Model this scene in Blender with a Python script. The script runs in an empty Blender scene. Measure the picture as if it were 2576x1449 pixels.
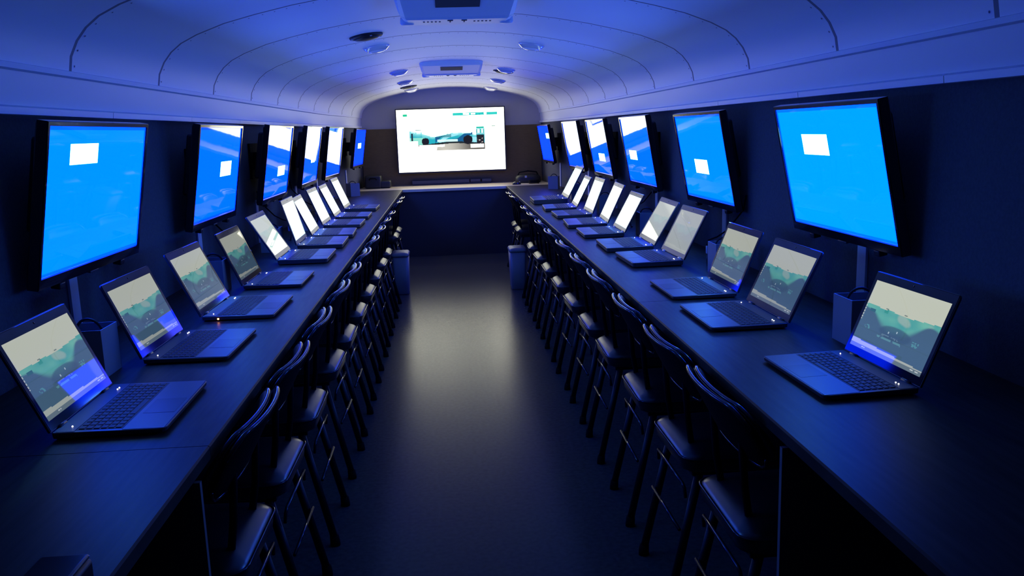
import bpy, bmesh, math, random
from mathutils import Vector, Matrix
random.seed(7)
sc = bpy.context.scene
C = sc.collection
PI = math.pi
FLOOR_Z = 1.352                      # camera height above the floor
def zz(z): return z + FLOOR_Z        # heights measured from the camera -> heights above the floor

# ------------------------------------------------------------------ materials
def mat(name, col, rough=.5, metal=0., spec=.5, bump=0., bscale=60., var=0., vscale=8., stretch=None, coat=0.):
    m = bpy.data.materials.new(name); m.use_nodes = True
    nt = m.node_tree; b = nt.nodes['Principled BSDF']
    b.inputs['Base Color'].default_value = (*col, 1); b.inputs['Roughness'].default_value = rough
    b.inputs['Metallic'].default_value = metal; b.inputs['Specular IOR Level'].default_value = spec
    b.inputs['Coat Weight'].default_value = coat
    if var or bump:
        tc = nt.nodes.new('ShaderNodeTexCoord'); mp = nt.nodes.new('ShaderNodeMapping')
        nt.links.new(tc.outputs['Object'], mp.inputs['Vector'])
        if stretch: mp.inputs['Scale'].default_value = stretch
    if var:
        n = nt.nodes.new('ShaderNodeTexNoise'); n.inputs['Scale'].default_value = vscale; n.inputs['Detail'].default_value = 6
        nt.links.new(mp.outputs['Vector'], n.inputs['Vector'])
        r = nt.nodes.new('ShaderNodeValToRGB')
        r.color_ramp.elements[0].position = .3; r.color_ramp.elements[1].position = .7
        r.color_ramp.elements[0].color = (*[c * (1 - var) for c in col], 1)
        r.color_ramp.elements[1].color = (*[min(1, c * (1 + var)) for c in col], 1)
        nt.links.new(n.outputs['Fac'], r.inputs['Fac']); nt.links.new(r.outputs['Color'], b.inputs['Base Color'])
    if bump:
        n2 = nt.nodes.new('ShaderNodeTexNoise'); n2.inputs['Scale'].default_value = bscale; n2.inputs['Detail'].default_value = 3
        nt.links.new(mp.outputs['Vector'], n2.inputs['Vector'])
        bp = nt.nodes.new('ShaderNodeBump'); bp.inputs['Strength'].default_value = bump; bp.inputs['Distance'].default_value = .004
        nt.links.new(n2.outputs['Fac'], bp.inputs['Height']); nt.links.new(bp.outputs['Normal'], b.inputs['Normal'])
    return m
def emit(name, col, s):
    m = mat(name, (.01, .01, .01), .3); b = m.node_tree.nodes['Principled BSDF']
    b.inputs['Emission Color'].default_value = (*col, 1); b.inputs['Emission Strength'].default_value = s
    return m
def screen_mat(name, rough, ior, per_object=False, wavy=0.):
    """glossy display glass; its picture is the emission held in the mesh's colour attribute"""
    m = mat(name, (.006, .006, .007), rough); nt = m.node_tree; b = nt.nodes['Principled BSDF']
    b.inputs['IOR'].default_value = ior
    a = nt.nodes.new('ShaderNodeAttribute'); a.attribute_name = 'picture'
    nt.links.new(a.outputs['Color'], b.inputs['Emission Color']); b.inputs['Emission Strength'].default_value = 1
    if per_object:
        oi = nt.nodes.new('ShaderNodeObjectInfo'); sx = nt.nodes.new('ShaderNodeSeparateColor')
        nt.links.new(oi.outputs['Color'], sx.inputs['Color']); 
        mu = nt.nodes.new('ShaderNodeMath'); mu.operation = 'MULTIPLY'; mu.inputs[1].default_value = 1.0
        nt.links.new(sx.outputs['Red'], mu.inputs[0]); nt.links.new(mu.outputs[0], b.inputs['Emission Strength'])
    if wavy:
        tc = nt.nodes.new('ShaderNodeTexCoord'); n = nt.nodes.new('ShaderNodeTexNoise'); n.inputs['Scale'].default_value = 3.5
        nt.links.new(tc.outputs['Object'], n.inputs['Vector'])
        bp = nt.nodes.new('ShaderNodeBump'); bp.inputs['Strength'].default_value = wavy; bp.inputs['Distance'].default_value = .02
        nt.links.new(n.outputs['Fac'], bp.inputs['Height']); nt.links.new(bp.outputs['Normal'], b.inputs['Normal'])
    return m
M = dict(
    ceil=mat('painted_steel', (.84, .85, .86), .5, bump=.08, bscale=25),
    seam=mat('panel_seam', (.22, .22, .23), .7),
    cove=mat('cove_panel', (.84, .85, .86), .45),
    mould=mat('cove_moulding', (.86, .87, .88), .4),
    felt=mat('charcoal_wall_felt', (.125, .125, .13), .95, spec=.1, bump=.25, bscale=220, var=.12, vscale=120),
    endwhite=mat('end_wall_panel', (.47, .45, .46), .6, bump=.05),
    brown=mat('brown_end_panel', (.17, .115, .05), .7, spec=.2, var=.15, vscale=30, stretch=(1, 1, 12)),
    floor=mat('speckled_vinyl_floor', (.078, .074, .066), .22, spec=.085, bump=.03, bscale=300, var=.22, vscale=55),
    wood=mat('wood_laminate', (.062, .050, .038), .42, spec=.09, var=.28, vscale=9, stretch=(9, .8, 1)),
    wood_lit=mat('wood_laminate_across_lit', (.76, .62, .38), .34, var=.15, vscale=9, stretch=(.8, 9, 1)),  # side-worktop laminate brightened: big screen's light painted into the base colour
    edge=mat('laminate_edge', (.20, .17, .15), .35),
    joint=mat('worktop_joint', (.02, .018, .016), .8),
    ply=mat('support_board', (.07, .062, .058), .6),
    plyedge=mat('support_board_edge', (.26, .22, .19), .5),
    modesty=mat('black_front_panel', (.045, .042, .045), .55, bump=.1, bscale=90),
    tvblack=mat('gloss_black_plastic', (.006, .006, .007), .16, coat=.4),
    black=mat('matt_black_plastic', (.012, .012, .013), .5),
    darkgrey=mat('dark_grey_plastic', (.06, .06, .065), .45),
    lapA=mat('black_laptop_shell', (.035, .036, .042), .36),
    palm=mat('laptop_palm_rest', (.085, .085, .095), .42),
    deck=mat('laptop_keyboard_deck', (.034, .034, .038), .4),
    keys=mat('laptop_keys', (.011, .011, .012), .55),
    bezA=mat('gloss_black_bezel', (.008, .008, .009), .06),
    bezB=mat('grey_bezel', (.10, .10, .105), .32),
    silver=mat('silver_hinge', (.55, .55, .57), .3, metal=.8),
    vinyl=mat('black_vinyl', (.014, .014, .015), .30, spec=.75, bump=.10, bscale=14),
    tube=mat('black_enamel_tube', (.007, .007, .008), .5, spec=.3),
    shell=mat('matt_black_back_shell', (.004, .004, .005), .8, spec=.06),
    rim=mat('black_polished_trim', (.02, .02, .022), .14),
    rubber=mat('rubber', (.006, .006, .006), .85, spec=.12),
    white=mat('white_plastic', (.7, .7, .7), .35),
    race=mat('white_cable_raceway', (.85, .85, .86), .4),
    caddy=mat('grey_metal_caddy', (.32, .32, .34), .45),
    lens=mat('lamp_lens', (.85, .85, .85), .10),
    chrome=mat('gloss_white_trim', (.72, .72, .72), .07, spec=.9, coat=1.),
    ac=mat('vent_white_plastic', (.8, .81, .82), .4),
    acd=mat('vent_grey_filter', (.05, .05, .055), .6),
    bin=mat('grey_plastic_bin', (.19, .19, .20), .45),
    led=emit('white_indicator', (1, 1, 1), 9), amber=emit('amber_indicator', (1, .35, .08), 14),
    red=emit('red_indicator', (1, .02, .03), 6),
    tv=screen_mat('wall_tv_screen', .03, 1.5, wavy=.025),
    lap=screen_mat('laptop_screen', .02, 1.52, per_object=True),
    big=screen_mat('big_tv_screen', .2, 1.4),
)

# ------------------------------------------------------------------ mesh helpers
class MB:
    def __init__(s): s.bm = bmesh.new(); s.mi = 0; s.smooth = False
    def face(s, vs):
        try: f = s.bm.faces.new(vs)
        except ValueError: return None
        f.material_index = s.mi; f.smooth = s.smooth; return f
    def poly(s, pts): return s.face([s.bm.verts.new(p) for p in pts])
    def box(s, lo, hi, bev=0., seg=2):
        x0, y0, z0 = lo; x1, y1, z1 = hi
        v = [s.bm.verts.new(p) for p in ((x0,y0,z0),(x1,y0,z0),(x1,y1,z0),(x0,y1,z0),(x0,y0,z1),(x1,y0,z1),(x1,y1,z1),(x0,y1,z1))]
        fs = [s.face([v[i] for i in q]) for q in ((3,2,1,0),(4,5,6,7),(0,1,5,4),(1,2,6,5),(2,3,7,6),(3,0,4,7))]
        if bev:
            es = list({e for f in fs for e in f.edges})
            r = bmesh.ops.bevel(s.bm, geom=es, offset=bev, segments=seg, affect='EDGES', profile=.5)
            for f in r['faces']: f.material_index = s.mi; f.smooth = True
        return s
    def loft(s, rings, closed=True, caps=True):
        R = [[s.bm.verts.new(p) for p in r] for r in rings]; n = len(R[0])
        for a, b in zip(R, R[1:]):
            for i in range(n if closed else n - 1):
                j = (i + 1) % n; s.face([a[i], a[j], b[j], b[i]])
        if caps and closed: s.face(R[0][::-1]); s.face(R[-1])
        return s
    def tube(s, pts, r, n=10, caps=True):
        pts = [Vector(p) for p in pts]; rings = []; rr = r if isinstance(r, (list, tuple)) else [r] * len(pts)
        prev = None
        for i, p in enumerate(pts):
            t = ((pts[min(i + 1, len(pts) - 1)] - pts[max(i - 1, 0)])).normalized()
            if prev is None:
                u = t.orthogonal().normalized()
            else:
                u = (prev - t * prev.dot(t)).normalized()
            prev = u; w = t.cross(u)
            rings.append([p + (u * math.cos(2 * PI * k / n) + w * math.sin(2 * PI * k / n)) * rr[i] for k in range(n)])
        sm = s.smooth; s.smooth = True; s.loft(rings, True, caps); s.smooth = sm; return s
    def lathe(s, prof, n=24, c=(0, 0, 0)):
        sm = s.smooth; s.smooth = True
        s.loft([[(c[0] + r * math.cos(2 * PI * k / n), c[1] + r * math.sin(2 * PI * k / n), c[2] + z) for k in range(n)] for r, z in prof])
        s.smooth = sm; return s
    def mesh(s, name, mats):
        bmesh.ops.recalc_face_normals(s.bm, faces=s.bm.faces[:])
        me = bpy.data.meshes.new(name); s.bm.to_mesh(me); s.bm.free()
        for m in (mats if isinstance(mats, (list, tuple)) else [mats]): me.materials.append(m)
        return me
    def build(s, name, mats, parent=None, loc=None, rot=None):
        o = bpy.data.objects.new(name, s.mesh(name, mats)); C.objects.link(o)
        if parent: o.parent = parent
        if loc is not None: o.location = loc
        if rot is not None: o.rotation_euler = rot
        return o
def tag(o, label, cat, group=None):
    o['label'] = label; o['category'] = cat
    if group: o['group'] = group
    return o
def struct(o): o['kind'] = 'structure'; return o
def empty(name, loc=(0, 0, 0), rz=0.):
    o = bpy.data.objects.new(name, None); C.objects.link(o); o.location = loc; o.rotation_euler = (0, 0, rz); o.empty_display_size = .1
    return o
def copy_tree(o, parent=None):
    c = o.copy(); C.objects.link(c)
    if parent: c.parent = parent
    for ch in o.children: copy_tree(ch, c)
    return c
def picture_mesh(name, w, h, nu, nv, fn, m):
    """flat panel in the local YZ plane facing +X; u runs from -Y to +Y, v down; fn(u,v) is the colour shown there"""
    me = bpy.data.meshes.new(name)
    vs = [(0, -w / 2 + w * i / nu, h / 2 - h * j / nv) for j in range(nv + 1) for i in range(nu + 1)]
    n1 = nu + 1
    fs = [(j * n1 + i, (j + 1) * n1 + i, (j + 1) * n1 + i + 1, j * n1 + i + 1) for j in range(nv) for i in range(nu)]
    me.from_pydata(vs, [], fs); me.materials.append(m)
    at = me.color_attributes.new('picture', 'FLOAT_COLOR', 'CORNER')
    data = []
    for j in range(nv):
        for i in range(nu):
            c = fn((i + .5) / nu, (j + .5) / nv); data += [c[0], c[1], c[2], 1] * 4
    at.data.foreach_set('color', data)
    return me
def sstep(a, b, x):
    t = max(0, min(1, (x - a) / (b - a))); return t * t * (3 - 2 * t)
def mix(a, b, t): return tuple(p + (q - p) * t for p, q in zip(a, b))
def noise2(x, y):
    from mathutils import noise
    return noise.noise(Vector((x, y, 3.7)))

# ------------------------------------------------------------------ the bus shell
W = 1.194; Y_FRONT = -1.6; Y_END = 10.2
def taper(y): return max(0., (y - 7.9) / (Y_END - 7.9))
def wallx(y): return W - .137 * taper(y)
HALF = [(1.168, .205), (1.160, .252), (1.138, .296), (1.108, .333), (1.068, .365), (1.006, .396), (.90, .435), (.78, .466), (.64, .497), (.48, .525), (.32, .546), (.16, .558), (0, .562)]
PROF = [(-x, z) for x, z in HALF] + [(x, z) for x, z in HALF[-2::-1]]
def prof_at(y, dz=0.):
    t = taper(y); sx = 1 - .113 * t
    out = []
    for x, z in PROF:
        zt = .205 + (z - .205) * (1 - .142 * t)
        out.append((x * sx, y, zz(zt + dz)))
    return out
def ceil_z(x, y):
    P = prof_at(y)
    for a, b in zip(P, P[1:]):
        if a[0] <= x <= b[0]: return a[2] + (b[2] - a[2]) * (x - a[0]) / (b[0] - a[0])
RIBS = [-.48, .31, 1.10, 1.89, 2.68, 3.47, 4.26, 5.06, 5.84, 6.64, 7.42, 8.20, 8.90, 9.50]
mb = MB(); mb.smooth = True
ys = [Y_FRONT]
for r in RIBS: ys += [r - .009, r + .009]
ys += [Y_END + .02]
stations = []
for y in sorted(ys + [7.9, 8.5, 9.2]): stations.append(y)
rows = []
for i, y in enumerate(stations):
    near = any(abs(y - r) < .010 for r in RIBS)
    rows.append([mb.bm.verts.new(p) for p in prof_at(y, .003 if near else 0)])
for (ya, a), (yb, b) in zip(zip(stations, rows), zip(stations[1:], rows[1:])):
    mb.mi = 1 if yb - ya < .02 else 0
    for i in range(len(a) - 1): mb.face([a[i], a[i + 1], b[i + 1], b[i]])
# rivets beside each seam
mb.mi = 1
for r in RIBS[2:]:
    P = prof_at(r + .026)
    for (a, b) in zip(P, P[1:]):
        n = max(1, round(math.dist(a, b) / .055))
        for k in range(n):
            t = (k + .5) / n; p = [a[q] + (b[q] - a[q]) * t for q in range(3)]
            nx, nz = (b[2] - a[2]), -(b[0] - a[0]); L = math.hypot(nx, nz); nx /= L; nz /= L
            tx, tz = -nz, nx
            ring = [mb.bm.verts.new((p[0] + .0035 * math.cos(q * PI / 3) * tx, p[1] + .0035 * math.sin(q * PI / 3), p[2] + .0035 * math.cos(q * PI / 3) * tz)) for q in range(6)]
            top = mb.bm.verts.new((p[0] + nx * .002, p[1], p[2] + nz * .002))
            for q in range(6): mb.face([ring[q], ring[(q + 1) % 6], top])
struct(mb.build('ceiling', [M['ceil'], M['seam']]))
YS = [Y_FRONT, 1, 3, 5, 7, 7.9, 8.4, 8.9, 9.4, 9.8, Y_END + .02]
for side, s in (('left', -1), ('right', 1)):
    mb = MB(); mb.smooth = True                                    # dark felt wall
    mb.loft([[(s * (wallx(y)), y, 0), (s * wallx(y), y, zz(.09)), (s * (wallx(y) + .05), y, zz(.09)), (s * (wallx(y) + .05), y, 0)] for y in YS])
    struct(mb.build('wall_' + side, M['felt']))
    mb = MB(); mb.smooth = False                                   # cove panel between the two mouldings
    mb.loft([[(s * wallx(y), y, zz(.095)), (s * (wallx(y) - .026 + .016 * taper(y)), y, zz(.207)), (s * (wallx(y) + .03), y, zz(.207)), (s * (wallx(y) + .03), y, zz(.095))] for y in YS])
    struct(mb.build('trim_1' if s < 0 else 'trim_2', M['cove']))
    mb = MB()
    for z0, z1, dx, th in ((.192, .214, -.024, .012),):
        mb.loft([[(s * (wallx(y) + dx + .016 * taper(y)), y, zz(z0)), (s * (wallx(y) + dx - th + .016 * taper(y)), y, zz(z0 + .004)), (s * (wallx(y) + dx - th + .016 * taper(y)), y, zz(z1 - .004)), (s * (wallx(y) + dx + .016 * taper(y)), y, zz(z1))] for y in YS])
    struct(mb.build('trim_3' if s < 0 else 'trim_4', M['mould']))
    mb = MB(); mb.mi = 0
    for k, (ya, yb) in enumerate(zip([Y_FRONT] + [.3 + .9 * q for q in range(11)], [.3 + .9 * q for q in range(11)] + [Y_END])):
        e = .004 if k else 0
        mb.loft([[(s * (wallx(y) + .004), y, zz(.080)), (s * (wallx(y) - .016), y, zz(.082)), (s * (wallx(y) - .018), y, zz(.10)), (s * (wallx(y) + .002), y, zz(.108))] for y in (ya + e, (ya + yb) / 2, yb)])
    struct(mb.build('trim_5' if s < 0 else 'trim_6', M['mould']))
    mb = MB(); mb.loft([[(s * (wallx(y)), y, 0), (s * (wallx(y) - .022), y, 0), (s * (wallx(y) - .022), y, .075), (s * (wallx(y)), y, .085)] for y in YS])
    struct(mb.build('baseboard_' + side, M['plyedge']))
mb = MB(); mb.box((-1.35, Y_FRONT, -.05), (1.35, Y_END + .1, 0)); struct(mb.build('floor', M['floor']))
mb = MB(); mb.box((-1.35, Y_FRONT - .05, 0), (1.35, Y_FRONT, zz(.6))); struct(mb.build('wall_front', M['felt']))
# end wall: pale upper panel, brown lower panel in front of it
mb = MB(); mb.box((-1.2, Y_END, 0), (1.2, Y_END + .06, zz(.60))); struct(mb.build('wall_back', M['endwhite']))
ZDIV = .062
mb = MB(); mb.box((-1.053, Y_END - .018, .72), (1.053, Y_END, zz(ZDIV)), .002); struct(mb.build('trim_7', M['brown']))

# ------------------------------------------------------------------ worktops
TOP = zz(-.602); TH = .03; GAP = .571; Y_BACK = 9.44
def side_counter(s, seams, label):
    r = empty('worktop', (s * .88, 4.4, 0)); o0 = Vector(r.location)
    mb = MB()
    cuts = [-.9] + seams + [Y_BACK + .004]
    for ya, yb in zip(cuts, cuts[1:]):
        yy = [ya + .0012] + [y for y in (7.9, 8.7) if ya < y < yb] + [yb - .0012]
        mb.mi = 0; b = .0035
        rings = []
        for y in yy:
            xo, xi = s * (wallx(y) - .002), s * GAP
            rings.append([Vector(q) - o0 for q in ((xo, y, TOP - TH), (xi + s * b, y, TOP - TH), (xi, y, TOP - TH + b), (xi, y, TOP - b), (xi + s * b, y, TOP), (xo, y, TOP))])
        mb.loft(rings)
    for f in mb.bm.faces:
        if abs(f.normal.x) > .6 and abs(f.calc_center_median().x + o0.x - s * GAP) < .01: f.material_index = 1
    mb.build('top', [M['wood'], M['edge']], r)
    m2 = MB(); m2.box((min(s * .562, s * 1.15) - s * .86, -.006, 0), (max(s * .562, s * 1.15) - s * .86, .006, TOP - TH - .001))
    for f in m2.bm.faces: f.material_index = 1 if abs(f.calc_center_median().x + s * .86 - s * .562) < .002 else 0
    tag(m2.build('support_panel', [M['ply'], M['plyedge']], None, (s * .86, 1.556, 0)), f'dark upright board carrying the near end of the {"left" if s < 0 else "right"} worktop', 'support board')
    tag(r, label, 'worktop')
    return r
side_counter(-1, [1.665, 5.1], 'long wood laminate worktop along the left wall under the row of laptops')
side_counter(1, [2.868, 6.3], 'long wood laminate worktop along the right wall under the row of laptops')
r = empty('worktop', (0, 9.8, 0)); mb = MB(); ZB = 9.8
mb.loft([[(-wallx(9.44) + .002, Y_BACK - ZB + .006, z), (wallx(9.44) - .002, Y_BACK - ZB + .006, z), (wallx(10.18) - .003, Y_END - .02 - ZB, z), (-wallx(10.18) + .003, Y_END - .02 - ZB, z)] for z in (TOP - TH, TOP)])
bmesh.ops.bevel(mb.bm, geom=mb.bm.edges[:], offset=.002, segments=1, affect='EDGES')
mb.build('top', M['wood_lit'], r)
mb = MB(); mb.box((-1.05, Y_BACK + .03 - ZB, 0), (1.05, Y_BACK + .05 - ZB, TOP - TH - .001)); mb.build('front_panel', M['modesty'], r)
tag(r, 'tan wood worktop across the far end below the big white screen', 'worktop')

# ------------------------------------------------------------------ chairs (local +x points under the counter, y along the aisle)
def arc_y(y, x0, bow): return x0 + bow * (abs(y) / .21) ** 2.2
def make_chair():
    root = empty('dining_chair')
    # seat cushion with a domed top
    mb = MB(); mb.smooth = True
    def ring(z, inset, n=10):
        pts = []
        x0, x1 = inset, .40 - inset; r = .045
        def half(x): return (.176 + .012 * x / .4) - inset
        cs = [(x1 - r, half(x1) - r, 0), (x0 + r, half(x0) - r, 1), (x0 + r, -half(x0) + r, 2), (x1 - r, -half(x1) + r, 3)]
        for cx, cy, q in cs:
            for k in range(5):
                a = q * PI / 2 + k * PI / 8; pts.append((cx + r * math.cos(a), cy + r * math.sin(a), z))
        return pts
    mb.loft([ring(.405, .012), ring(.41, .004), ring(.440, 0), ring(.447, .002), ring(.456, .010), ring(.465, .024), ring(.474, .048), ring(.480, .078), ring(.483, .12)])
    seat = mb.build('seat', M['vinyl'], root)
    mb = MB(); mb.tube(ring(.4455, -.001) + [ring(.4455, -.001)[0]], .0035, 6, False); mb.build('piping', M['rim'], seat)
    mb = MB(); mb.box((.03, -.15, .388), (.37, .15, .405), .004); mb.build('seat_pan', M['tube'], root)
    # padded back cushion and outer shell, both bowed in plan, leaning toward the aisle
    def back(x_in, th, ztop, zbot, name, m, half, round_top):
        mb = MB(); mb.smooth = True; rings = []
        N = 18
        for i in range(N + 1):
            y = -half + 2 * half * i / N
            e = 1 - .30 * max(0, (abs(y) - half * .75) / (half * .25)) ** 2
            zt = zbot + (ztop - zbot) * e; zb = zbot + (ztop - zbot) * (1 - e) * .8
            rg = []
            zs = [zb, zb + .004, (zt + zb) / 2, zt - round_top, zt - round_top * .3, zt]
            for z, k in zip(zs, (.35, 0, 0, 0, .12, .38)):
                lean = -.075 * (z - .617) / .14
                rg.append((arc_y(y, .035 + lean + x_in + th * k, .030), y, z))
            for z, k in zip(zs[::-1], (.62, .88, 1, 1, 1, .65)):
                lean = -.075 * (z - .617) / .14
                rg.append((arc_y(y, .035 + lean + x_in + th * k, .030), y, z))
            rings.append(rg)
        mb.loft(rings); return mb.build(name, m, root)
    back(-.012, .012, .755, .612, 'back_shell', M['shell'], .209, .006)
    back(.0015, .022, .752, .622, 'backrest', M['vinyl'], .204, .014)
    for xo, half, zt0, zb0, nm, r in ((-.007, .207, .755, .612, 'edge_trim', .005), (.014, .202, .752, .622, 'edge_trim', .0055)):
        pts = []
        for i in range(23):
            y = -half + 2 * half * i / 22; e = 1 - .30 * max(0, (abs(y) - half * .75) / (half * .25)) ** 2
            z = zb0 + (zt0 - zb0) * e; pts.append((arc_y(y, .035 - .075 * (z - .617) / .14 + xo, .030), y, z))
        mb = MB(); mb.tube(pts, r, 8); mb.build(nm, M['rim'], root)
    pts = []
    for i in range(23):
        y = -.209 + .418 * i / 22; e = 1 - .30 * max(0, (abs(y) - .157) / .052) ** 2; z = .612 + .143 * (1 - e) * .8
        pts.append((arc_y(y, .035 - .075 * (z - .617) / .14 - .010, .030), y, z))
    mb = MB(); mb.tube(pts, .0035, 8); mb.build('edge_trim', M['rim'], root)
    for sy in (-1, 1):
        mb = MB(); mb.tube([(.075, sy * .095, .392), (.045, sy * .1, .45), (.030, sy * .105, .54), (.021, sy * .105, .65)], .009, 8)
        mb.build('upright', M['shell'], root)
    for sy in (-1, 1):
        for top, bot in (((.05, sy * .145, .39), (-.034, sy * .155, .02)), ((.34, sy * .15, .39), (.40, sy * .16, .02))):
            mb = MB(); mb.tube([top, bot], .0125, 12); lg = mb.build('leg', M['tube'], root)
            mb = MB(); mb.tube([(bot[0], bot[1], 0), (bot[0], bot[1], .012), (bot[0] + .002, bot[1], .034)], [.017, .0165, .015], 10); mb.build('rubber_foot', M['rubber'], lg)
    mb = MB(); mb.tube([(.013, -.146, .325), (.01, -.143, .352), (.008, -.132, .362), (.008, .132, .362), (.01, .143, .352), (.013, .146, .325)], .005, 8); mb.build('stretcher', M['rim'], root)
    mb = MB(); mb.tube([(-.006, -.15, .232), (-.006, .15, .232)], .005, 8); mb.build('stretcher', M['rim'], root)
    mb = MB(); mb.tube([(.37, -.152, .25), (.37, .152, .25)], .005, 8); mb.build('stretcher', M['rim'], root)
    return root
ORD = ['nearest', 'second', 'third', 'fourth', 'fifth', 'sixth', 'seventh', 'eighth', 'ninth', 'tenth', 'eleventh', 'twelfth']
def ordn(i, n='from the camera'): return 'nearest the camera' if i == 0 else ORD[i] + ' ' + n
chair0 = make_chair(); used = False
FAR = [2.055, 2.523, 3.035, 3.60, 4.088, 4.62, 5.18, 5.742, 6.286, 6.845]
for s in (-1, 1):
    for i in range(12):
        if i < 10: y = FAR[i] - .178
        else: y = {(-1, 10): 7.74, (-1, 11): 8.21, (1, 10): 7.86, (1, 11): 8.33}[(s, i)]
        o = copy_tree(chair0) if used else chair0; used = True
        o.location = (s * .538, y, 0)
        o.rotation_euler = (0, 0, (0 if s > 0 else PI) + random.uniform(-.02, .02))
        side = 'right' if s > 0 else 'left'
        tag(o, f'black vinyl chair with bowed back tucked under the {side} worktop, {ordn(i)}', 'chair', f'chairs along the {side} worktop')

# ------------------------------------------------------------------ wall televisions
TVW, TVH = .70, .394
def tv_picture(green, square, edge=.5):
    u0, u1, v0, v1 = square if square else (2, 2, 2, 2)
    def fn(u, v):
        if u0 < u < u1 and v0 < v < v1: return (5., 18., 15.)  # box overbright and greener than white, to add green light to the room
        d = min(u, 1 - u, v * .57, (1 - v) * .57)
        k = sstep(0, .02, d)
        return (0, green * (.35 + .65 * k), 8.8)
    return fn
TVS = {  # x, y, z of the screen centre, downward tilt, yaw, green share of the blue, floating white box (u0,u1,v0,v1), scale
 'L1': (1.098, 2.604, 1.206, .182, .002, .31, (.199, .455, .11, .27), 1),
 'L2': (1.081, 3.895, 1.209, .171, .002, .19, (.523, .788, .373, .536), 1),
 'L3': (1.048, 5.091, 1.216, .176, .004, .15, (.515, .805, .56, .72), 1),
 'L4': (1.058, 6.425, 1.221, .173, -.004, .14, (.485, .73, .482, .634), 1),
 'L5': (1.026, 7.463, 1.221, .155, .04, .11, None, 1),
 'L6': (.966, 9.03, 1.229, .16, .055, .09, (.32, .62, .37, .525), .915),
 'R1': (1.100, 2.549, 1.201, .206, .004, .39, (.253, .514, .214, .37), .987),
 'R2': (1.100, 3.875, 1.2004, .186, .007, .30, (.305, .585, .517, .679), .991),
 'R3': (1.079, 5.133, 1.206, .174, .006, .19, (.16, .438, .493, .646), 1),
 'R4': (1.068, 6.394, 1.208, .176, .011, .15, (.41, .735, .622, .77), 1),
 'R5': (1.054, 7.633, 1.209, .166, .038, .11, None, 1),
 'R6': (.970, 9.03, 1.210, .165, .055, .09, (.70, .974, .214, .363), .915)}
TVLAB = {
 'L1': 'wall television with plain bright blue picture, nearest on the left wall',
 'L2': 'wall television with deep blue picture, second from the camera on the left wall',
 'L3': 'wall television with blue picture and white glare, third from the camera on the left wall',
 'L4': 'wall television with blue picture and white glare, fourth from the camera on the left wall',
 'L5': 'wall television almost white with glare, fifth from the camera on the left wall',
 'L6': 'small dark blue wall television in the far left corner beside the brown end panel',
 'R1': 'wall television with plain cyan blue picture, nearest on the right wall',
 'R2': 'wall television with white box low in its cyan picture, second on the right wall',
 'R3': 'wall television with wavy glare and white box at its left, third on the right wall',
 'R4': 'wall television half white with glare, fourth from the camera on the right wall',
 'R5': 'wall television mostly white with glare, fifth from the camera on the right wall',
 'R6': 'small dark blue wall television in the far right corner beside the brown end panel'}
# shared meshes
bz, bb = .013, .030
mb = MB()
def frame_ring(x, yo, zt, zb): return [(x, -yo, zb), (x, yo, zb), (x, yo, zt), (x, -yo, zt)]
hw, hh = TVW / 2, TVH / 2
mb.loft([frame_ring(.0005, hw, hh, -hh), frame_ring(.006, hw + .001, hh + .001, -hh - .001), frame_ring(.006, hw + bz - .002, hh + bz - .002, -hh - bb + .002), frame_ring(.003, hw + bz, hh + bz, -hh - bb), frame_ring(-.022, hw + bz, hh + bz, -hh - bb), frame_ring(-.030, hw + bz - .012, hh + bz - .012, -hh - bb + .012)], True, False)
mb.poly(frame_ring(-.030, hw + bz - .012, hh + bz - .012, -hh - bb + .012)); mb.poly(frame_ring(-.004, hw + .005, hh + .005, -hh - .005))
ME_FRAME = mb.mesh('frame', M['tvblack'])
mb = MB(); mb.box((-.066, -.30, -.09), (-.0305, .30, .165), .012); ME_COVER = mb.mesh('back_cover', M['black'])
mb = MB(); mb.box((-.02, -.016, -.018), (.006, .016, 0), .003); ME_STUB = mb.mesh('stand_socket', M['black'])
mb = MB(); mb.box((-.012, -.03, -.006), (.004, .03, .001), .002); ME_SENSOR = mb.mesh('sensor_strip', M['darkgrey'])
def link(name, me, parent, loc=(0, 0, 0), rot=(0, 0, 0)):
    o = bpy.data.objects.new(name, me); C.objects.link(o); o.parent = parent; o.location = loc; o.rotation_euler = rot; return o
for k, (x, y, z, t, yw, g, sq, scl) in TVS.items():
    s = -1 if k[0] == 'L' else 1
    root = empty('wall_television', (s * x, y, z), yw * -1 if s < 0 else PI + yw)
    if s < 0: root.rotation_euler = (0, 0, -yw)
    root.scale = (scl,) * 3
    R = (0, t, 0)
    fr = link('frame', ME_FRAME, root, (0, 0, 0), R)
    scr = link('screen', picture_mesh('tv_picture', TVW, TVH, 72, 42, tv_picture(g, sq), M['tv']), fr, (.0012, 0, 0))
    link('back_cover', ME_COVER, root, (0, 0, 0), R)
    for yy in (-.22, .22): link('stand_socket', ME_STUB, fr, (0, yy, -hh - bb))
    link('sensor_strip', ME_SENSOR, fr, (0, 0, -hh - bb))
    gap = (wallx(y) - x) / scl
    mb = MB(); mb.box((-gap + .001, -.10, -.09), (-gap + .014, .10, .11), .002); mb.box((-gap + .01, -.03, -.04), (-.050, .03, .06), .003)
    mb.build('wall_mount', M['rubber'], root)
    tag(root, TVLAB[k], 'television', 'televisions along the ' + ('left' if s < 0 else 'right') + ' wall')

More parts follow.
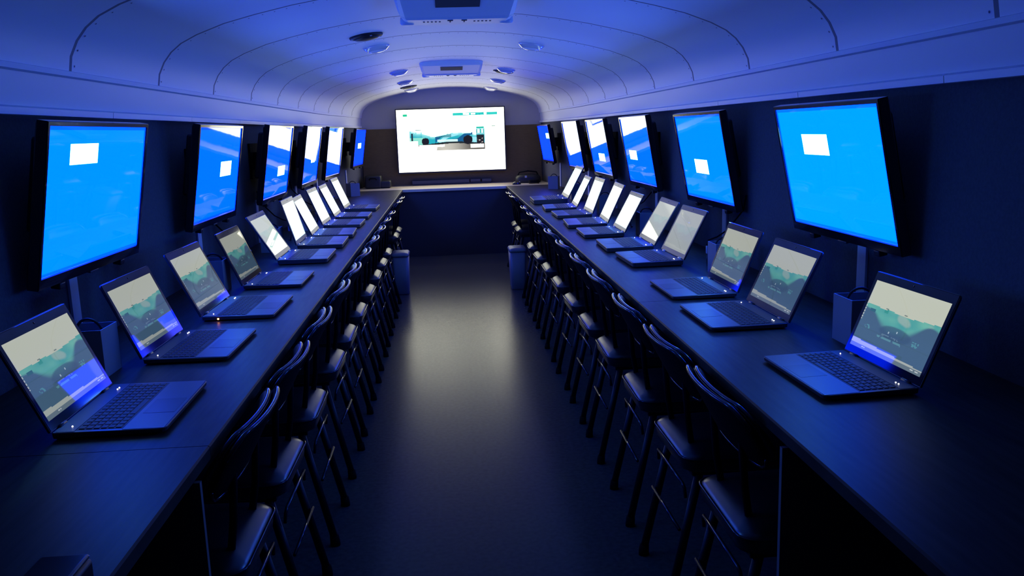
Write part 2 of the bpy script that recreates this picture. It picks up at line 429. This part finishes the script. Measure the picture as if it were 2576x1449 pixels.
# ------------------------------------------------------------------ laptops
def wallpaper(u, v):
    sky = (.50, .53, .43); low = (.055, .115, .19)
    hor = .34 + .03 * math.sin(u * 3.1) - .02 * u + .012 * noise2(u * 9, 1)
    if v < hor: c = sky
    else:
        d = v - hor
        t = max(0, 1 - d / (.20 + .12 * noise2(u * 4, 7) + .10 * math.cos((u - .5) * 6)))
        teal = mix((.05, .30, .30), (.16, .46, .36), .5 + .5 * noise2(u * 7, v * 9))
        pale = sstep(.25, .6, noise2(u * 5 + 3, v * 8)) * .5
        teal = mix(teal, (.42, .46, .40), pale)
        c = mix(low, teal, sstep(.05, .5, t))
        # shadowed nose of the painted bus, two small lamps and a pale bumper
        e = ((u - .52) / .22) ** 2 + ((v - .635) / .10) ** 2
        if e < 1.2: c = mix(c, (.04, .085, .15), sstep(1.2, .7, e) * .8)
        for cx, cy in ((.44, .635), (.54, .60)):
            if (u - cx) ** 2 + ((v - cy) * .56) ** 2 < .00008: c = (.34, .45, .52)
        arc = v - (.735 + .30 * (u - .47) ** 2)
        if .30 < u < .64 and abs(arc) < .014 and noise2(u * 26, v * 26) > -.25: c = mix(c, (.12, .33, .37), .6)
        if .36 < u < .60 and abs(arc + .045) < .010 and noise2(u * 60, v * 20) > -.1: c = mix(c, (.14, .24, .32), .6)
        for cx, cy in ((.13, .67), (.80, .66)):
            if abs(u - cx) < .04 and abs(v - cy) < .03 and noise2(u * 40, v * 40) > -.1: c = mix(c, (.09, .30, .34), .7)
        if abs(u - .12) < .04 and abs(v - hor - .07) < .018: c = (.03, .12, .17)
        if abs(u - .30) < .03 and abs(v - hor - .02) < .03: c = (.04, .28, .24)
    for cx in (.30, .56):
        if abs(u - cx) < .022 and abs(v - hor + .015) < .006: c = (.16, .20, .17)
    wedge = .93 - .10 * (1 - u) * .55
    if v > wedge and v < .945: c = (.36, .40, .38)
    if v > .945:
        c = (.12, .17, .22)
        if abs(v - .97) < .008 and (abs(u - .18) < .012 or abs(u - .21) < .008 or .86 < u < .9 or .92 < u < .96): c = (.5, .55, .58)
    if u < .012 and .05 < v < .6 and (v * 24) % 1 < .55: c = (.45, .5, .5)
    return c
def pale_page(u, v):
    c = wallpaper(u, v); return mix(c, (.62, .68, .66), .72)
def white_page(u, v):
    c = wallpaper(u, v); return mix(c, (.50, .80, .95), .85)
SW, SH = .345, .194
ME_PIC_A = picture_mesh('laptop_picture', SW, SH, 128, 72, wallpaper, M['lap'])
ME_PIC_B = picture_mesh('laptop_picture_pale', SW, SH, 64, 36, pale_page, M['lap'])
ME_PIC_C = picture_mesh('laptop_picture_white', SW, SH, 64, 36, white_page, M['lap'])
def make_laptop(kind):
    bt = {'A': .019, 'B': .027, 'C': .036}[kind]; dep = {'A': .243, 'B': .232, 'C': .235}[kind]; chin = .025
    bw = SW + .032; topb = {'A': .026, 'B': .026, 'C': .022}[kind]
    bez = M['bezA'] if kind == 'A' else M['bezB']
    root = empty('laptop')
    mb = MB()                                                       # base shell, thinner at the front edge
    r = .014; rings = []
    def outline(z, ins, front_drop=0.):
        pts = []; x0, x1, y1 = ins, dep - ins, bw / 2 - ins
        for cx, cy, q in ((x1 - r, y1 - r, 0), (x0 + .004, y1 - .004, 1), (x0 + .004, -y1 + .004, 2), (x1 - r, -y1 + r, 3)):
            rr = r if q in (0, 3) else .004
            for k in range(4):
                a = q * PI / 2 + k * PI / 6; px = cx + rr * math.cos(a)
                pts.append((px, cy + rr * math.sin(a), z - front_drop * max(0, px) / dep))
        return pts
    mb.loft([outline(.003, .006), outline(.006, .001), outline(bt - .0015, 0, .004), outline(bt, .0015, .004)])
    for cx in (.03, dep - .03):
        for cy in (-bw / 2 + .03, bw / 2 - .03): mb.box((cx - .01, cy - .012, 0), (cx + .01, cy + .012, .0035))
    base = mb.build('base', M['lapA'], root)
    ztop = lambda x: bt - .004 * x / dep
    def plate(x0, x1, y0, y1, name, m, h=.0008):
        q = MB(); q.loft([[(x0, y0, ztop(x0) + d), (x1, y0, ztop(x1) + d), (x1, y1, ztop(x1) + d), (x0, y1, ztop(x0) + d)] for d in (-.0005, h)])
        return q.build(name, m, root)
    kx0, kx1 = .050, .050 + .095
    plate(kx1 + .004, dep - .004, -bw / 2 + .004, bw / 2 - .004, 'palm_rest', M['palm'])
    plate(.008, kx0 - .004, -bw / 2 + .004, bw / 2 - .004, 'hinge_deck', M['deck'])
    mb = MB(); rows_, cols = 6, 15
    mb.loft([[(kx0 - .003, -bw / 2 + .012, ztop(kx0) + d), (kx1 + .003, -bw / 2 + .012, ztop(kx1) + d), (kx1 + .003, bw / 2 - .012, ztop(kx1) + d), (kx0 - .003, bw / 2 - .012, ztop(kx0) + d)] for d in (-.0004, .0004)])
    kw = (bw - .03) / cols; kd = (kx1 - kx0) / rows_
    for i in range(rows_):
        for j in range(cols):
            if i == rows_ - 1 and 4 <= j <= 8:
                if j > 4: continue
                ya, yb = -bw / 2 + .015 + j * kw + .001, -bw / 2 + .015 + (j + 5) * kw - .001
            else: ya, yb = -bw / 2 + .015 + j * kw + .001, -bw / 2 + .015 + (j + 1) * kw - .001
            xa, xb = kx0 + i * kd + .001, kx0 + (i + 1) * kd - .001
            mb.loft([[(xa, ya, ztop(xa)), (xb, ya, ztop(xb)), (xb, yb, ztop(xb)), (xa, yb, ztop(xa))], [(xa + .0015, ya + .0015, ztop(xa) + .0022), (xb - .0015, ya + .0015, ztop(xb) + .0022), (xb - .0015, yb - .0015, ztop(xb) + .0022), (xa + .0015, yb - .0015, ztop(xa) + .0022)]])
    mb.build('keyboard', M['keys'], root)
    plate(kx1 + .014, dep - .012, -.075, .035, 'touchpad', M['deck'], .0012)
    if kind != 'B' or True:
        for yy in (.135, .148, -.150):
            mb = MB(); mb.lathe([(.0018, 0), (.0018, .001), (.001, .0016)], 8, (.030, yy, ztop(.03) + .0008)); mb.build('indicator_light', M['led'], root)
    # lid
    lid = bpy.data.objects.new('lid', None)
    hL = chin + SH + topb
    mb = MB()
    def lr(x, ins): 
        y1, z0, z1 = bw / 2 - ins, .002 + ins, hL - ins; rr = .010
        pts = []
        for cy, cz, q in ((y1 - rr, z1 - rr, 0), (-y1 + rr, z1 - rr, 1), (-y1 + .002, z0 + .002, 2), (y1 - .002, z0 + .002, 3)):
            r2 = rr if q < 2 else .002
            for k in range(4):
                a = q * PI / 2 + k * PI / 6; pts.append((x, cy + r2 * math.cos(a), cz + r2 * math.sin(a)))
        return pts
    mb.loft([lr(-.007, .003), lr(-.006, .0005), lr(-.001, 0), lr(0, .0008)])
    lidm = mb.build('lid', [M['lapA']], root, (0, 0, bt - .001))
    bpy.data.objects.remove(lid)
    mb = MB()                                                       # bezel face frame around the screen
    zc = chin + SH / 2
    def br(x, hy, z0, z1): return [(x, -hy, z0), (x, hy, z0), (x, hy, z1), (x, -hy, z1)]
    mb.loft([br(.0002, bw / 2 - .002, .004, hL - .002), br(.0012, bw / 2 - .003, .005, hL - .003), br(.0012, SW / 2, chin, chin + SH), br(.0004, SW / 2, chin, chin + SH)], True, False)
    mb.build('bezel', bez, lidm)
    link('screen', ME_PIC_A if kind == 'A' else ME_PIC_B, lidm, (.0007, 0, zc))
    mb = MB(); mb.lathe([(.003, 0), (.003, .0006)], 10); mb.build('webcam', M['black'], lidm, (.0013, 0, hL - topb / 2), (0, PI / 2, 0))
    for yy in (-.13, .13):
        mb = MB(); mb.tube([(-.001, yy - .018, bt - .001), (-.001, yy + .018, bt - .001)], .006, 10)
        mb.build('hinge', M['silver'] if kind != 'A' else M['lapA'], root)
    return root
proto = {k: make_laptop(k) for k in 'ABC'}; taken = set()
LAPS = { # hinge x, y, tilt, yaw, screen width, kind, glow
 'L1': (.914, 1.919, .408, .021, .323, 'A', .85), 'L2': (.923, 2.506, .402, -.016, .323, 'A', .72), 'L3': (.915, 3.057, .439, -.012, .337, 'A', .75),
 'L4': (.915, 3.643, .404, -.004, .328, 'A', .55), 'L5': (.903, 4.299, .547, .006, .349, 'B', .95), 'L6': (.902, 4.835, .281, .020, .358, 'B', 1.2),
 'L7': (.892, 5.288, .434, .036, .349, 'B', 1.2), 'L8': (.901, 5.858, .381, -.003, .356, 'B', 1.3), 'L9': (.895, 6.412, .432, .006, .350, 'B', 1.3), 'L10': (.899, 7.078, .398, -.007, .365, 'B', 1.3),
 'R1': (.935, 1.897, .390, -.031, .311, 'A', 1.0), 'R2': (.908, 2.559, .443, -.006, .325, 'A', .72), 'R3': (.919, 3.036, .397, -.005, .323, 'A', .72),
 'R4': (.926, 3.765, .474, -.023, .331, 'B', .6), 'R5': (.920, 4.243, .538, .024, .342, 'B', .8), 'R6': (.892, 4.808, .496, .016, .330, 'B', 1.2),
 'R7': (.896, 5.311, .439, .050, .355, 'B', 1.3), 'R8': (.896, 5.909, .382, .005, .352, 'B', 1.2), 'R9': (.880, 6.451, .481, .045, .346, 'B', 1.1), 'R10': (.898, 7.112, .497, .019, .405, 'C', 1.4)}
for k, (x, y, t, yw, w, kind, glow) in LAPS.items():
    s = -1 if k[0] == 'L' else 1; n = int(k[1:])
    o = copy_tree(proto[kind]) if kind in taken else proto[kind]; taken.add(kind)
    o.location = (s * x, y, TOP); o.rotation_euler = (0, 0, yw if s < 0 else PI - yw); o.scale = (w / SW,) * 3
    for ch in o.children:
        if ch.name.startswith('lid'):
            ch.rotation_euler = (0, -t, 0)
            for q in ch.children:
                if q.name.startswith('screen'):
                    q.color = (glow, glow, glow, 1)
                    if kind != 'A' and n > 5: q.data = ME_PIC_C; q.color = (2.3, 2.3, 2.3, 1)
    if k == 'L3':
        q = MB(); q.lathe([(.003, 0), (.003, .0012), (.001, .002)], 8)
        q.build('charging_light', M['amber'], o, (.055, -(SW + .032) / 2 + .0005, .009), (PI / 2, 0, 0))
    side = 'left' if s < 0 else 'right'
    look = {'A': 'slim black laptop with teal wallpaper', 'B': 'grey-framed laptop with pale bright screen', 'C': 'thick laptop with the tallest white screen'}[kind]
    tag(o, f'{look}, {ordn(n - 1)} on the {side} worktop', 'laptop', f'laptops on the {side} worktop')

# ------------------------------------------------------------------ cable raceways and caddies below the televisions
def raceway(s, y, label):
    x = wallx(y); mb = MB(); mb.box((-.004, -.027, 0), (.004, .027, 1.0 - TOP), .001)
    o = mb.build('cable_raceway', M['race'], None, (s * (x - .0045), y, TOP + .0005)); tag(o, label, 'cable raceway', 'raceways under the wall televisions')
for i, y in enumerate((2.568, 3.88, 5.08, 6.41, 7.45, 9.03)): raceway(-1, y, f'white vertical cable raceway on the left wall under the television {ordn(i)}')
for i, y in enumerate((2.505, 3.822, 5.107, 6.37, 7.62, 9.03)): raceway(1, y, f'white vertical cable raceway on the right wall under the television {ordn(i)}')
def make_caddy():
    root = empty('desk_caddy'); w, d, h, t = .10, .11, .128, .003
    mb = MB()
    mb.box((-w / 2, -d / 2, 0), (w / 2, d / 2, t))
    mb.box((-w / 2, -d / 2, t), (-w / 2 + t, d / 2, h)); mb.box((w / 2 - t, -d / 2, t), (w / 2, d / 2, h))
    mb.box((-w / 2 + t, -d / 2, t), (w / 2 - t, -d / 2 + t, h)); mb.box((-w / 2 + t, d / 2 - t, t), (w / 2 - t, d / 2, h))
    mb.build('box', M['caddy'], root)
    return root
def make_headset():
    root = empty('headset')
    mb = MB(); mb.tube([(0, .062 * math.cos(a), .062 * math.sin(a) * 1.15) for a in [PI * k / 14 for k in range(15)]], .006, 8); mb.build('headband', M['black'], root)
    for sy in (-1, 1):
        mb = MB(); mb.lathe([(.012, -.012), (.028, -.010), (.031, 0), (.026, .011), (.012, .013)], 16); mb.build('ear_cup', M['darkgrey'], root, (0, sy * .058, -.008), (PI / 2, 0, 0))
    return root
cad0 = make_caddy(); head0 = make_headset(); first = True
CAD = [(-1, 1.032, 2.272, 0), (-1, 1.032, 3.49, 0), (-1, 1.032, 4.66, 0), (-1, 1.032, 5.68, 0), (-1, 1.03, 6.90, 0), (-1, 1.03, 8.74, .55),
       (1, 1.035, 2.20, 0), (1, 1.035, 3.36, 0), (1, 1.035, 4.72, 0), (1, 1.035, 6.0, 0), (1, 1.03, 7.32, 0), (1, 1.01, 8.71, -.3)]
for i, (s, x, y, rz) in enumerate(CAD):
    c = cad0 if first else copy_tree(cad0); h = head0 if first else copy_tree(head0); first = False
    side = 'left' if s < 0 else 'right'
    c.location = (s * x, y, TOP); c.rotation_euler = (0, 0, rz)
    tag(c, f'grey metal desk caddy by the {side} wall, {ordn(i % 6)} on that side', 'caddy', 'desk caddies under the televisions')
    h.location = (s * x, y, TOP + .106); h.rotation_euler = (.08, random.uniform(-.15, .15), PI / 2 + random.uniform(-.25, .25)); h.scale = (.62,) * 3
    tag(h, f'black headset standing in the desk caddy {ordn(i % 6)} by the {side} wall', 'headset', 'headsets in the desk caddies')

# ------------------------------------------------------------------ big television on the end wall
def big_picture(u, v):
    wht = (BIGW, BIGW * .98, BIGW * .78)
    if .06 < u < .10 and .068 < v < .110: return (.02, .62, .34)
    if .521 < u < .938 and .070 < v < .113:
        if (.62 < u < .64 and abs(v - .09) < .013) or (.645 < u < .675 and abs(v - .092) < .012) or (.69 < u < .73 and abs(v - .092) < .012) or ((u - .825) ** 2 + ((v - .09) * .5625) ** 2 < .00016): return wht
        if .73 < u < .82 and noise2(u * 60, v * 60) > .1: return (.02, .45, .50)
        return (.03, .66, .58)
    if .88 < u < .915 and .286 < v < .302: return (.35, .6, .45)
    if .107 < u < .186 and .507 < v < .655: return wht
    if .197 < u < .433 and .572 < v < .611 - .01 * (noise2(u * 60, 0) > 0): return wht
    if .195 < u < .364 and .613 < v < .641: return wht
    if .677 < u < .804 and .577 < v < .636: return wht
    if .112 < u < .814:
        # painted bus photographed from the side
        roof = .44 - .0 * u
        if u < .228: top = .35 + .02 * math.sin(u * 40) if u > .15 else .34
        elif u < .33: top = .39 + .5 * (u - .228)
        elif u < .5: top = .44 - .32 * (u - .33)
        elif u < .70: top = .385
        elif u < .735: top = .42
        else: top = .30
        if .17 < u < .225 and .318 < v < .332: return (.05, .35, .33)
        bot = .545 + .02 * math.sin(u * 9)
        if .739 < u < .807:
            if .30 < v < .325: return (.03, .55, .42)
            if .335 < v < .40: return (.03, .55, .5) if (abs(u - .775) < .006 or u > .80 or u < .745) else (.9, .95, .95)
            if .40 < v < .425: return (.25, .7, .75)
            if .43 < v < .60: return (.02, .018, .015) if noise2(u * 70, v * 50) < .45 else (.5, .45, .4)
        for cx, cy, r in ((.258, .513, .034), (.655, .50, .043)):
            if (u - cx) ** 2 + ((v - cy) * .5625) ** 2 < r * r * (1 if v > cy - .05 else .8): return (.012, .012, .012)
        if .127 < u < .145 and .38 < v < .50: return (.02, .03, .04)
        if top < v < bot:
            t = (v - top) / (bot - top)
            c = mix((.30, .85, .85), (.02, .45, .55), sstep(.0, .5, t))
            st = math.sin((u * 22 + v * 34) + 3 * noise2(u * 6, v * 6))
            if .35 < u < .74:
                if st > .55: c = (.35, .85, .95)
                elif st < -.35: c = (.01, .12, .30)
                if .37 < u < .50 and .40 < v < .455: c = mix(c, (.02, .2, .26), .7)
            if u < .25 and v > .45: c = mix(c, (.5, 1.1, .75), .55)
            if t < .12 and noise2(u * 30, 1) > -.2: c = (.7, 1.2, 1.2)
            if .37 < u < .56 and .487 < v < .527 and t > .3: c = mix(c, (.9, 1.3, 1.25), .75)
            return c
        if bot <= v < bot + .03 and .19 < u < .74: return (.02, .03, .03)
        if .36 < u < .814 and bot + .03 <= v < .665: return mix((.10, .09, .075), (.62, .60, .52), sstep(.5, 1, 1 - abs(u - .43) * 1.6) )
        if v >= bot and u >= .735 and v < .665: return (.08, .07, .06)
    return wht
BIGW = 3.6; BW, BH = 1.243, .713
root = empty('television', (-.008, Y_END - .12, zz(-.0865)), -PI / 2)
root.rotation_euler = (0, 0, -PI / 2)
mb = MB(); hw2, hh2 = BW / 2, BH / 2; e = .012
mb.loft([frame_ring(.0, hw2, hh2, -hh2), frame_ring(.005, hw2 + .001, hh2 + .001, -hh2 - .001), frame_ring(.005, hw2 + e, hh2 + e, -hh2 - e - .006), frame_ring(-.05, hw2 + e, hh2 + e, -hh2 - e - .006)], True, False)
mb.poly(frame_ring(-.05, hw2 + e, hh2 + e, -hh2 - e - .006)); mb.poly(frame_ring(-.003, hw2, hh2, -hh2)); mb.build('frame', M['black'], root)
# u must run from the viewer's left (world -x): local -y after the -90 degree turn is world -x
link('screen', picture_mesh('big_tv_picture', BW, BH, 320, 184, big_picture, M['big']), root, (.001, 0, 0))
mb = MB(); mb.box((-.10, -.2, -.15), (-.05, .2, .15), .004); mb.build('wall_mount', M['black'], root)
tag(root, 'big wall television with a white page and a teal bus photo on the end wall', 'television')
# sound bar
root = empty('sound_bar', (-.02, Y_END - .055, TOP)); mb = MB(); mb.box((-.47, -.03, .012), (.205, .03, .056), .006); mb.build('speaker_grille', M['darkgrey'], root)
for xa, xb in ((.215, .335), (.350, .465)):
    mb = MB(); mb.box((xa, -.03, .018), (xb, .03, .054), .006); mb.build('end_section', M['darkgrey'], root)
mb = MB(); mb.box((-.46, -.025, 0), (.46, .025, .02), .003); mb.build('stand', M['black'], root)
tag(root, 'long grey sound bar lying on the far worktop below the big television', 'sound bar')
# black equipment case at the far left, heap of gear at the far right
root = empty('equipment_case', (-.885, 9.93, TOP)); mb = MB(); mb.box((-.125, -.14, 0), (.06, .13, .145), .02, 3); mb.box((.04, -.12, 0), (.165, .12, .085), .02, 3); mb.build('body', M['black'], root)
mb = MB(); mb.tube([(-.07, -.145, .10), (-.06, -.158, .118), (0, -.158, .118), (.01, -.145, .10)], .006, 8); mb.build('handle', M['rubber'], root)
tag(root, 'black equipment case in the left corner of the far worktop', 'case')
root = empty('computer_mouse', (.70, 9.62, TOP)); mb = MB(); mb.smooth = True
mb.loft([[(x * k, y * k, z) for x, y in [(.05 * math.cos(a), .032 * math.sin(a)) for a in [2 * PI * q / 16 for q in range(16)]]] for z, k in ((0, .95), (.01, 1), (.022, .85), (.032, .5), (.034, .15))])
mb.build('shell', M['tvblack'], root); mb = MB(); mb.tube([(.035, -.006, .0285), (.035, .006, .0285)], .006, 10); mb.build('scroll_wheel', M['silver'], root)
tag(root, 'black computer mouse on the right part of the far worktop', 'mouse')
root = empty('camera_bag', (.86, 9.95, TOP)); mb = MB(); mb.smooth = True
def lump(w, d, h, c, n=20):
    return [[(c[0] + w * k * math.copysign(abs(math.cos(a)) ** .6, math.cos(a)), c[1] + d * k * math.copysign(abs(math.sin(a)) ** .6, math.sin(a)), c[2] + h * z) for a in [2 * PI * q / n for q in range(n)]] for z, k in ((0, .93), (.15, 1), (.6, .98), (.85, .85), (1, .5))]
mb.loft(lump(.15, .11, .10, (0, 0, 0))); mb.build('body', M['black'], root)
mb = MB(); mb.tube([(-.13, 0, .06), (-.10, -.02, .12), (0, -.03, .135), (.10, -.02, .12), (.13, 0, .06)], .008, 8); mb.build('strap', M['rubber'], root)
mb = MB(); mb.box((-.045, -.125, .06), (-.02, -.11, .085), .003); mb.build('buckle', M['silver'], root)
tag(root, 'black soft gear bag in the right corner of the far worktop', 'bag')
root = empty('cable_coil', (.90, 9.66, TOP)); mb = MB()
mb.tube([(.055 * math.cos(a) * (1 + .04 * math.sin(3.1 * a)), .045 * math.sin(a), .006 + .0035 * a / 3) for a in [k * PI / 8 for k in range(81)]], .005, 6, True)
mb.build('cable', M['rubber'], root); tag(root, 'coil of black cable lying in front of the gear bag on far worktop', 'cable')
# small black box at the near left edge of the left worktop
root = empty('small_box', (-.612, 1.035, TOP)); mb = MB(); mb.box((-.038, -.10, 0), (.032, .09, .045), .006); mb.build('body', M['black'], root)
mb = MB(); mb.box((-.036, -.098, .045), (.030, .088, .052), .004); mb.build('lid', M['tvblack'], root)
tag(root, 'small black box on the near end of the left worktop', 'box')

# ------------------------------------------------------------------ ceiling fittings
def dome_light(x, y, label):
    z = ceil_z(x, y) ; nx = (ceil_z(x + .05, y) - ceil_z(x - .05, y)) / .1
    root = empty('dome_light', (x, y, z + .004)); root.rotation_euler = (0, -math.atan(nx), 0)
    mb = MB(); mb.lathe([(.082, 0), (.083, -.006), (.080, -.010), (.058, -.029), (.055, -.029), (.055, 0)], 40); mb.build('trim_ring', M['chrome'], root)
    mb = MB(); mb.lathe([(.0545, -.018), (.0545, -.027), (.045, -.034), (.025, -.038), (.004, -.039)], 32); mb.build('lens', M['lens'], root)
    tag(root, label, 'ceiling light', 'round dome lights on the ceiling')
for i, (xl, yl) in enumerate(((-.47, 5.42), (-.452, 7.62), (-.452, 8.76), (-.432, 9.84))): dome_light(xl, yl, f'round white dome light on the left of the ceiling, {ordn(i)}')
for i, (xr, yr) in enumerate(((.49, 5.5), (.478, 7.62), (.478, 8.82), (.458, 9.88))): dome_light(xr, yr, f'round white dome light on the right of the ceiling, {ordn(i)}')
def speaker(x, y, label):
    z = ceil_z(x, y); nx = (ceil_z(x + .05, y) - ceil_z(x - .05, y)) / .1
    root = empty('ceiling_speaker', (x, y, z + .003)); root.rotation_euler = (0, -math.atan(nx), 0)
    mb = MB(); mb.lathe([(.090, 0), (.092, -.006), (.088, -.013), (.074, -.016)], 36); mb.build('rim', M['black'], root)
    mb = MB(); mb.lathe([(.073, -.015), (.06, -.022), (.03, -.026), (.004, -.027)], 32); mb.build('grille', M['black'], root)
    for a in (.4, 2.0, 3.6, 5.1):
        mb = MB(); mb.lathe([(.006, -.013), (.006, -.0165), (.003, -.018)], 8, (.081 * math.cos(a), .081 * math.sin(a), 0)); mb.build('screw', M['silver'], root)
    tag(root, label, 'speaker', 'black round ceiling speakers')
speaker(-.475, 4.80, 'round black speaker on the left of the ceiling, nearest the camera')
speaker(.470, 7.86, 'round black speaker on the right of the ceiling behind the second right dome light')
speaker(-.445, 9.40, 'round black speaker on the left of the ceiling beside the farthest left light')
def vent(y0, label):
    root = empty('roof_vent', (.0, y0, zz(.56))); L = .50
    top = lambda x: ceil_z(x, y0 + .25) - zz(.56) + .012
    mb = MB(); mb.smooth = False
    def sect(y, hw, zb, r=.03):
        zb = zb - .56
        pts = [(-hw - .015, y, top(-hw - .015)), (-hw, y, zb + r), (-hw + r * .3, y, zb + r * .3), (-hw + r, y, zb), (hw - r, y, zb), (hw - r * .3, y, zb + r * .3), (hw, y, zb + r), (hw + .015, y, top(hw + .015))]
        return pts
    mb.loft([sect(-.015, .225, .545, .006), sect(0, .245, .527, .015), sect(.285, .25, .480), sect(.298, .248, .475), sect(.306, .244, .472), sect(.485, .235, .4725), sect(.50, .222, .482), sect(.515, .215, .535, .008)])
    mb.build('housing', M['ac'], root)
    slope = lambda y: .527 - .56 - (.047) * y / .285
    mb = MB(); mb.loft([[(-.09, y, slope(y) - d), (.09, y, slope(y) - d), (.09, y2, slope(y2) - d), (-.09, y2, slope(y2) - d)] for d in (-.002, .003) for y, y2 in ((.04, .15),)])
    mb.build('control_panel', M['acd'], root)
    mb = MB()
    for s in (-1, 1):
        for k in range(5):
            x = s * (.075 + .017 * k) ; mb.box((x - .004, .365, -.0895), (x + .004, .385, -.085))
    mb.build('louvre_slots', M['acd'], root)
    for s in (-1, 1):
        mb = MB(); mb.box((s * .03 - .012, .325, -.0915), (s * .03 + .012, .335, -.084), .001); mb.box((s * .03 - .003, .335, -.0925), (s * .03 + .003, .375, -.085), .001)
        mb.build('louvre_lever', M['acd'], root)
        mb = MB(); mb.lathe([(.03, .02), (.032, -.004), (.026, -.012), (.008, -.013)], 20); mb.build('corner_cap', M['ac'], root, (s * .217, .44, -.080)); 
    tag(root, label, 'roof vent')
vent(3.47, 'white air conditioner housing on the ceiling, nearest the camera')
vent(7.06, 'white air conditioner housing on the ceiling near the end wall')

# ------------------------------------------------------------------ things on the floor and under the counter
def waste_bin(x, y, label):
    root = empty('waste_bin', (x, y, 0)); mb = MB(); mb.smooth = True
    def rr(w, d, z, r=.025): 
        return [(cx + r * math.cos(q * PI / 2 + k * PI / 8), cy + r * math.sin(q * PI / 2 + k * PI / 8), z) for cx, cy, q in ((w - r, d - r, 0), (-w + r, d - r, 1), (-w + r, -d + r, 2), (w - r, -d + r, 3)) for k in range(5)]
    mb.loft([rr(.058, .10, .0), rr(.062, .105, .01), rr(.070, .125, .33)], True, True); mb.build('body', M['bin'], root)
    mb = MB(); mb.smooth = True; mb.loft([rr(.075, .13, .33), rr(.076, .131, .345), rr(.066, .12, .358), rr(.03, .06, .362)]); mb.build('lid', M['bin'], root)
    tag(root, label, 'bin', 'grey bins on the floor')
waste_bin(-.505, 7.30, 'slim grey plastic bin on the floor beside the left row of chairs')
waste_bin(.500, 7.30, 'slim grey plastic bin on the floor beside the right row of chairs')
root = empty('power_strip', (1.10, 1.92, 0)); mb = MB(); mb.box((-.028, -.20, 0), (.028, .20, .038), .006); mb.build('body', M['black'], root)
mb = MB(); mb.lathe([(.006, .037), (.006, .041), (.003, .043)], 10, (-.008, -.02, 0)); mb.build('indicator_light', M['red'], root)
for k in range(4):
    mb = MB(); mb.box((-.016, .03 + .04 * k, .036), (.016, .06 + .04 * k, .040), .002); mb.build('socket', M['darkgrey'], root)
mb = MB(); mb.tube([(0, -.20, .018), (-.01, -.30, .012), (.01, -.5, .008), (0, -.9, .008)], .005, 8); mb.build('cord', M['darkgrey'], root)
tag(root, 'black power strip with a red light on the floor under the right worktop', 'power strip')
def plug_cable(s, x, y, label):
    root = empty('video_cable', (s * x, y, TOP)); mb = MB()
    xo = (wallx(y) - x) * s
    mb.tube([(xo - s * .006, .02, .30), (xo - s * .02, .01, .24), (xo * .45, 0, .155), (xo * .2, -.004, .13), (0, 0, .118), (-s * .006, .0, .09)], .0035, 8); mb.build('cable', M['rubber'], root)
    mb = MB(); mb.box((-.010, -.006, .060), (.010, .006, .094), .003); mb.build('plug', M['white'], root)
    mb = MB(); mb.tube([(-s * .002, 0, .062), (-s * .004, .002, .03), (s * .004, .02, .005), (s * .02, .05, .004)], .004, 8); mb.build('tail', M['darkgrey'], root)
    tag(root, label, 'cable', 'video cables hanging behind the laptops')
plug_cable(-1, 1.01, 4.02, 'dark cable with a white plug between the fourth and fifth left laptops')
plug_cable(-1, 1.01, 5.08, 'dark cable with a white plug between the sixth and seventh left laptops')
plug_cable(-1, 1.01, 6.15, 'dark cable with a white plug between the eighth and ninth left laptops')
plug_cable(1, 1.02, 3.52, 'dark cable with a white plug between the third and fourth right laptops')
plug_cable(1, 1.02, 5.06, 'dark cable with a white plug between the sixth and seventh right laptops')

# ------------------------------------------------------------------ light: the screens light the bus; a trace of night sky beyond
w = bpy.data.worlds.new('night'); sc.world = w; w.use_nodes = True
w.node_tree.nodes['Background'].inputs['Color'].default_value = (.02, .03, .05, 1); w.node_tree.nodes['Background'].inputs['Strength'].default_value = .05

# ------------------------------------------------------------------ camera
F_PX, YAW, PITCH, ROLL, CX = 2142.77, .070724, .182887, .032363, -.071584
cd = bpy.data.cameras.new('camera'); cam = bpy.data.objects.new('camera', cd); C.objects.link(cam)
cd.sensor_fit = 'HORIZONTAL'; cd.sensor_width = 36; cd.lens = 36 * F_PX / 2576; cd.clip_start = .02; cd.clip_end = 60
Fv = Vector((math.sin(YAW), math.cos(YAW), 0)); Rv = Vector((math.cos(YAW), -math.sin(YAW), 0)); Uv = Vector((0, 0, 1))
F2 = Fv * math.cos(PITCH) - Uv * math.sin(PITCH); U2 = Uv * math.cos(PITCH) + Fv * math.sin(PITCH)
R3 = Rv * math.cos(ROLL) - U2 * math.sin(ROLL); U3 = U2 * math.cos(ROLL) + Rv * math.sin(ROLL)
m = Matrix((R3, U3, -F2)).transposed().to_4x4(); m.translation = (CX, 0, FLOOR_Z); cam.matrix_world = m
sc.camera = cam
vs = sc.view_settings; vs.view_transform = 'Standard'; vs.look = 'None'; vs.gamma = 1; vs.use_curve_mapping = False; vs.exposure = 0
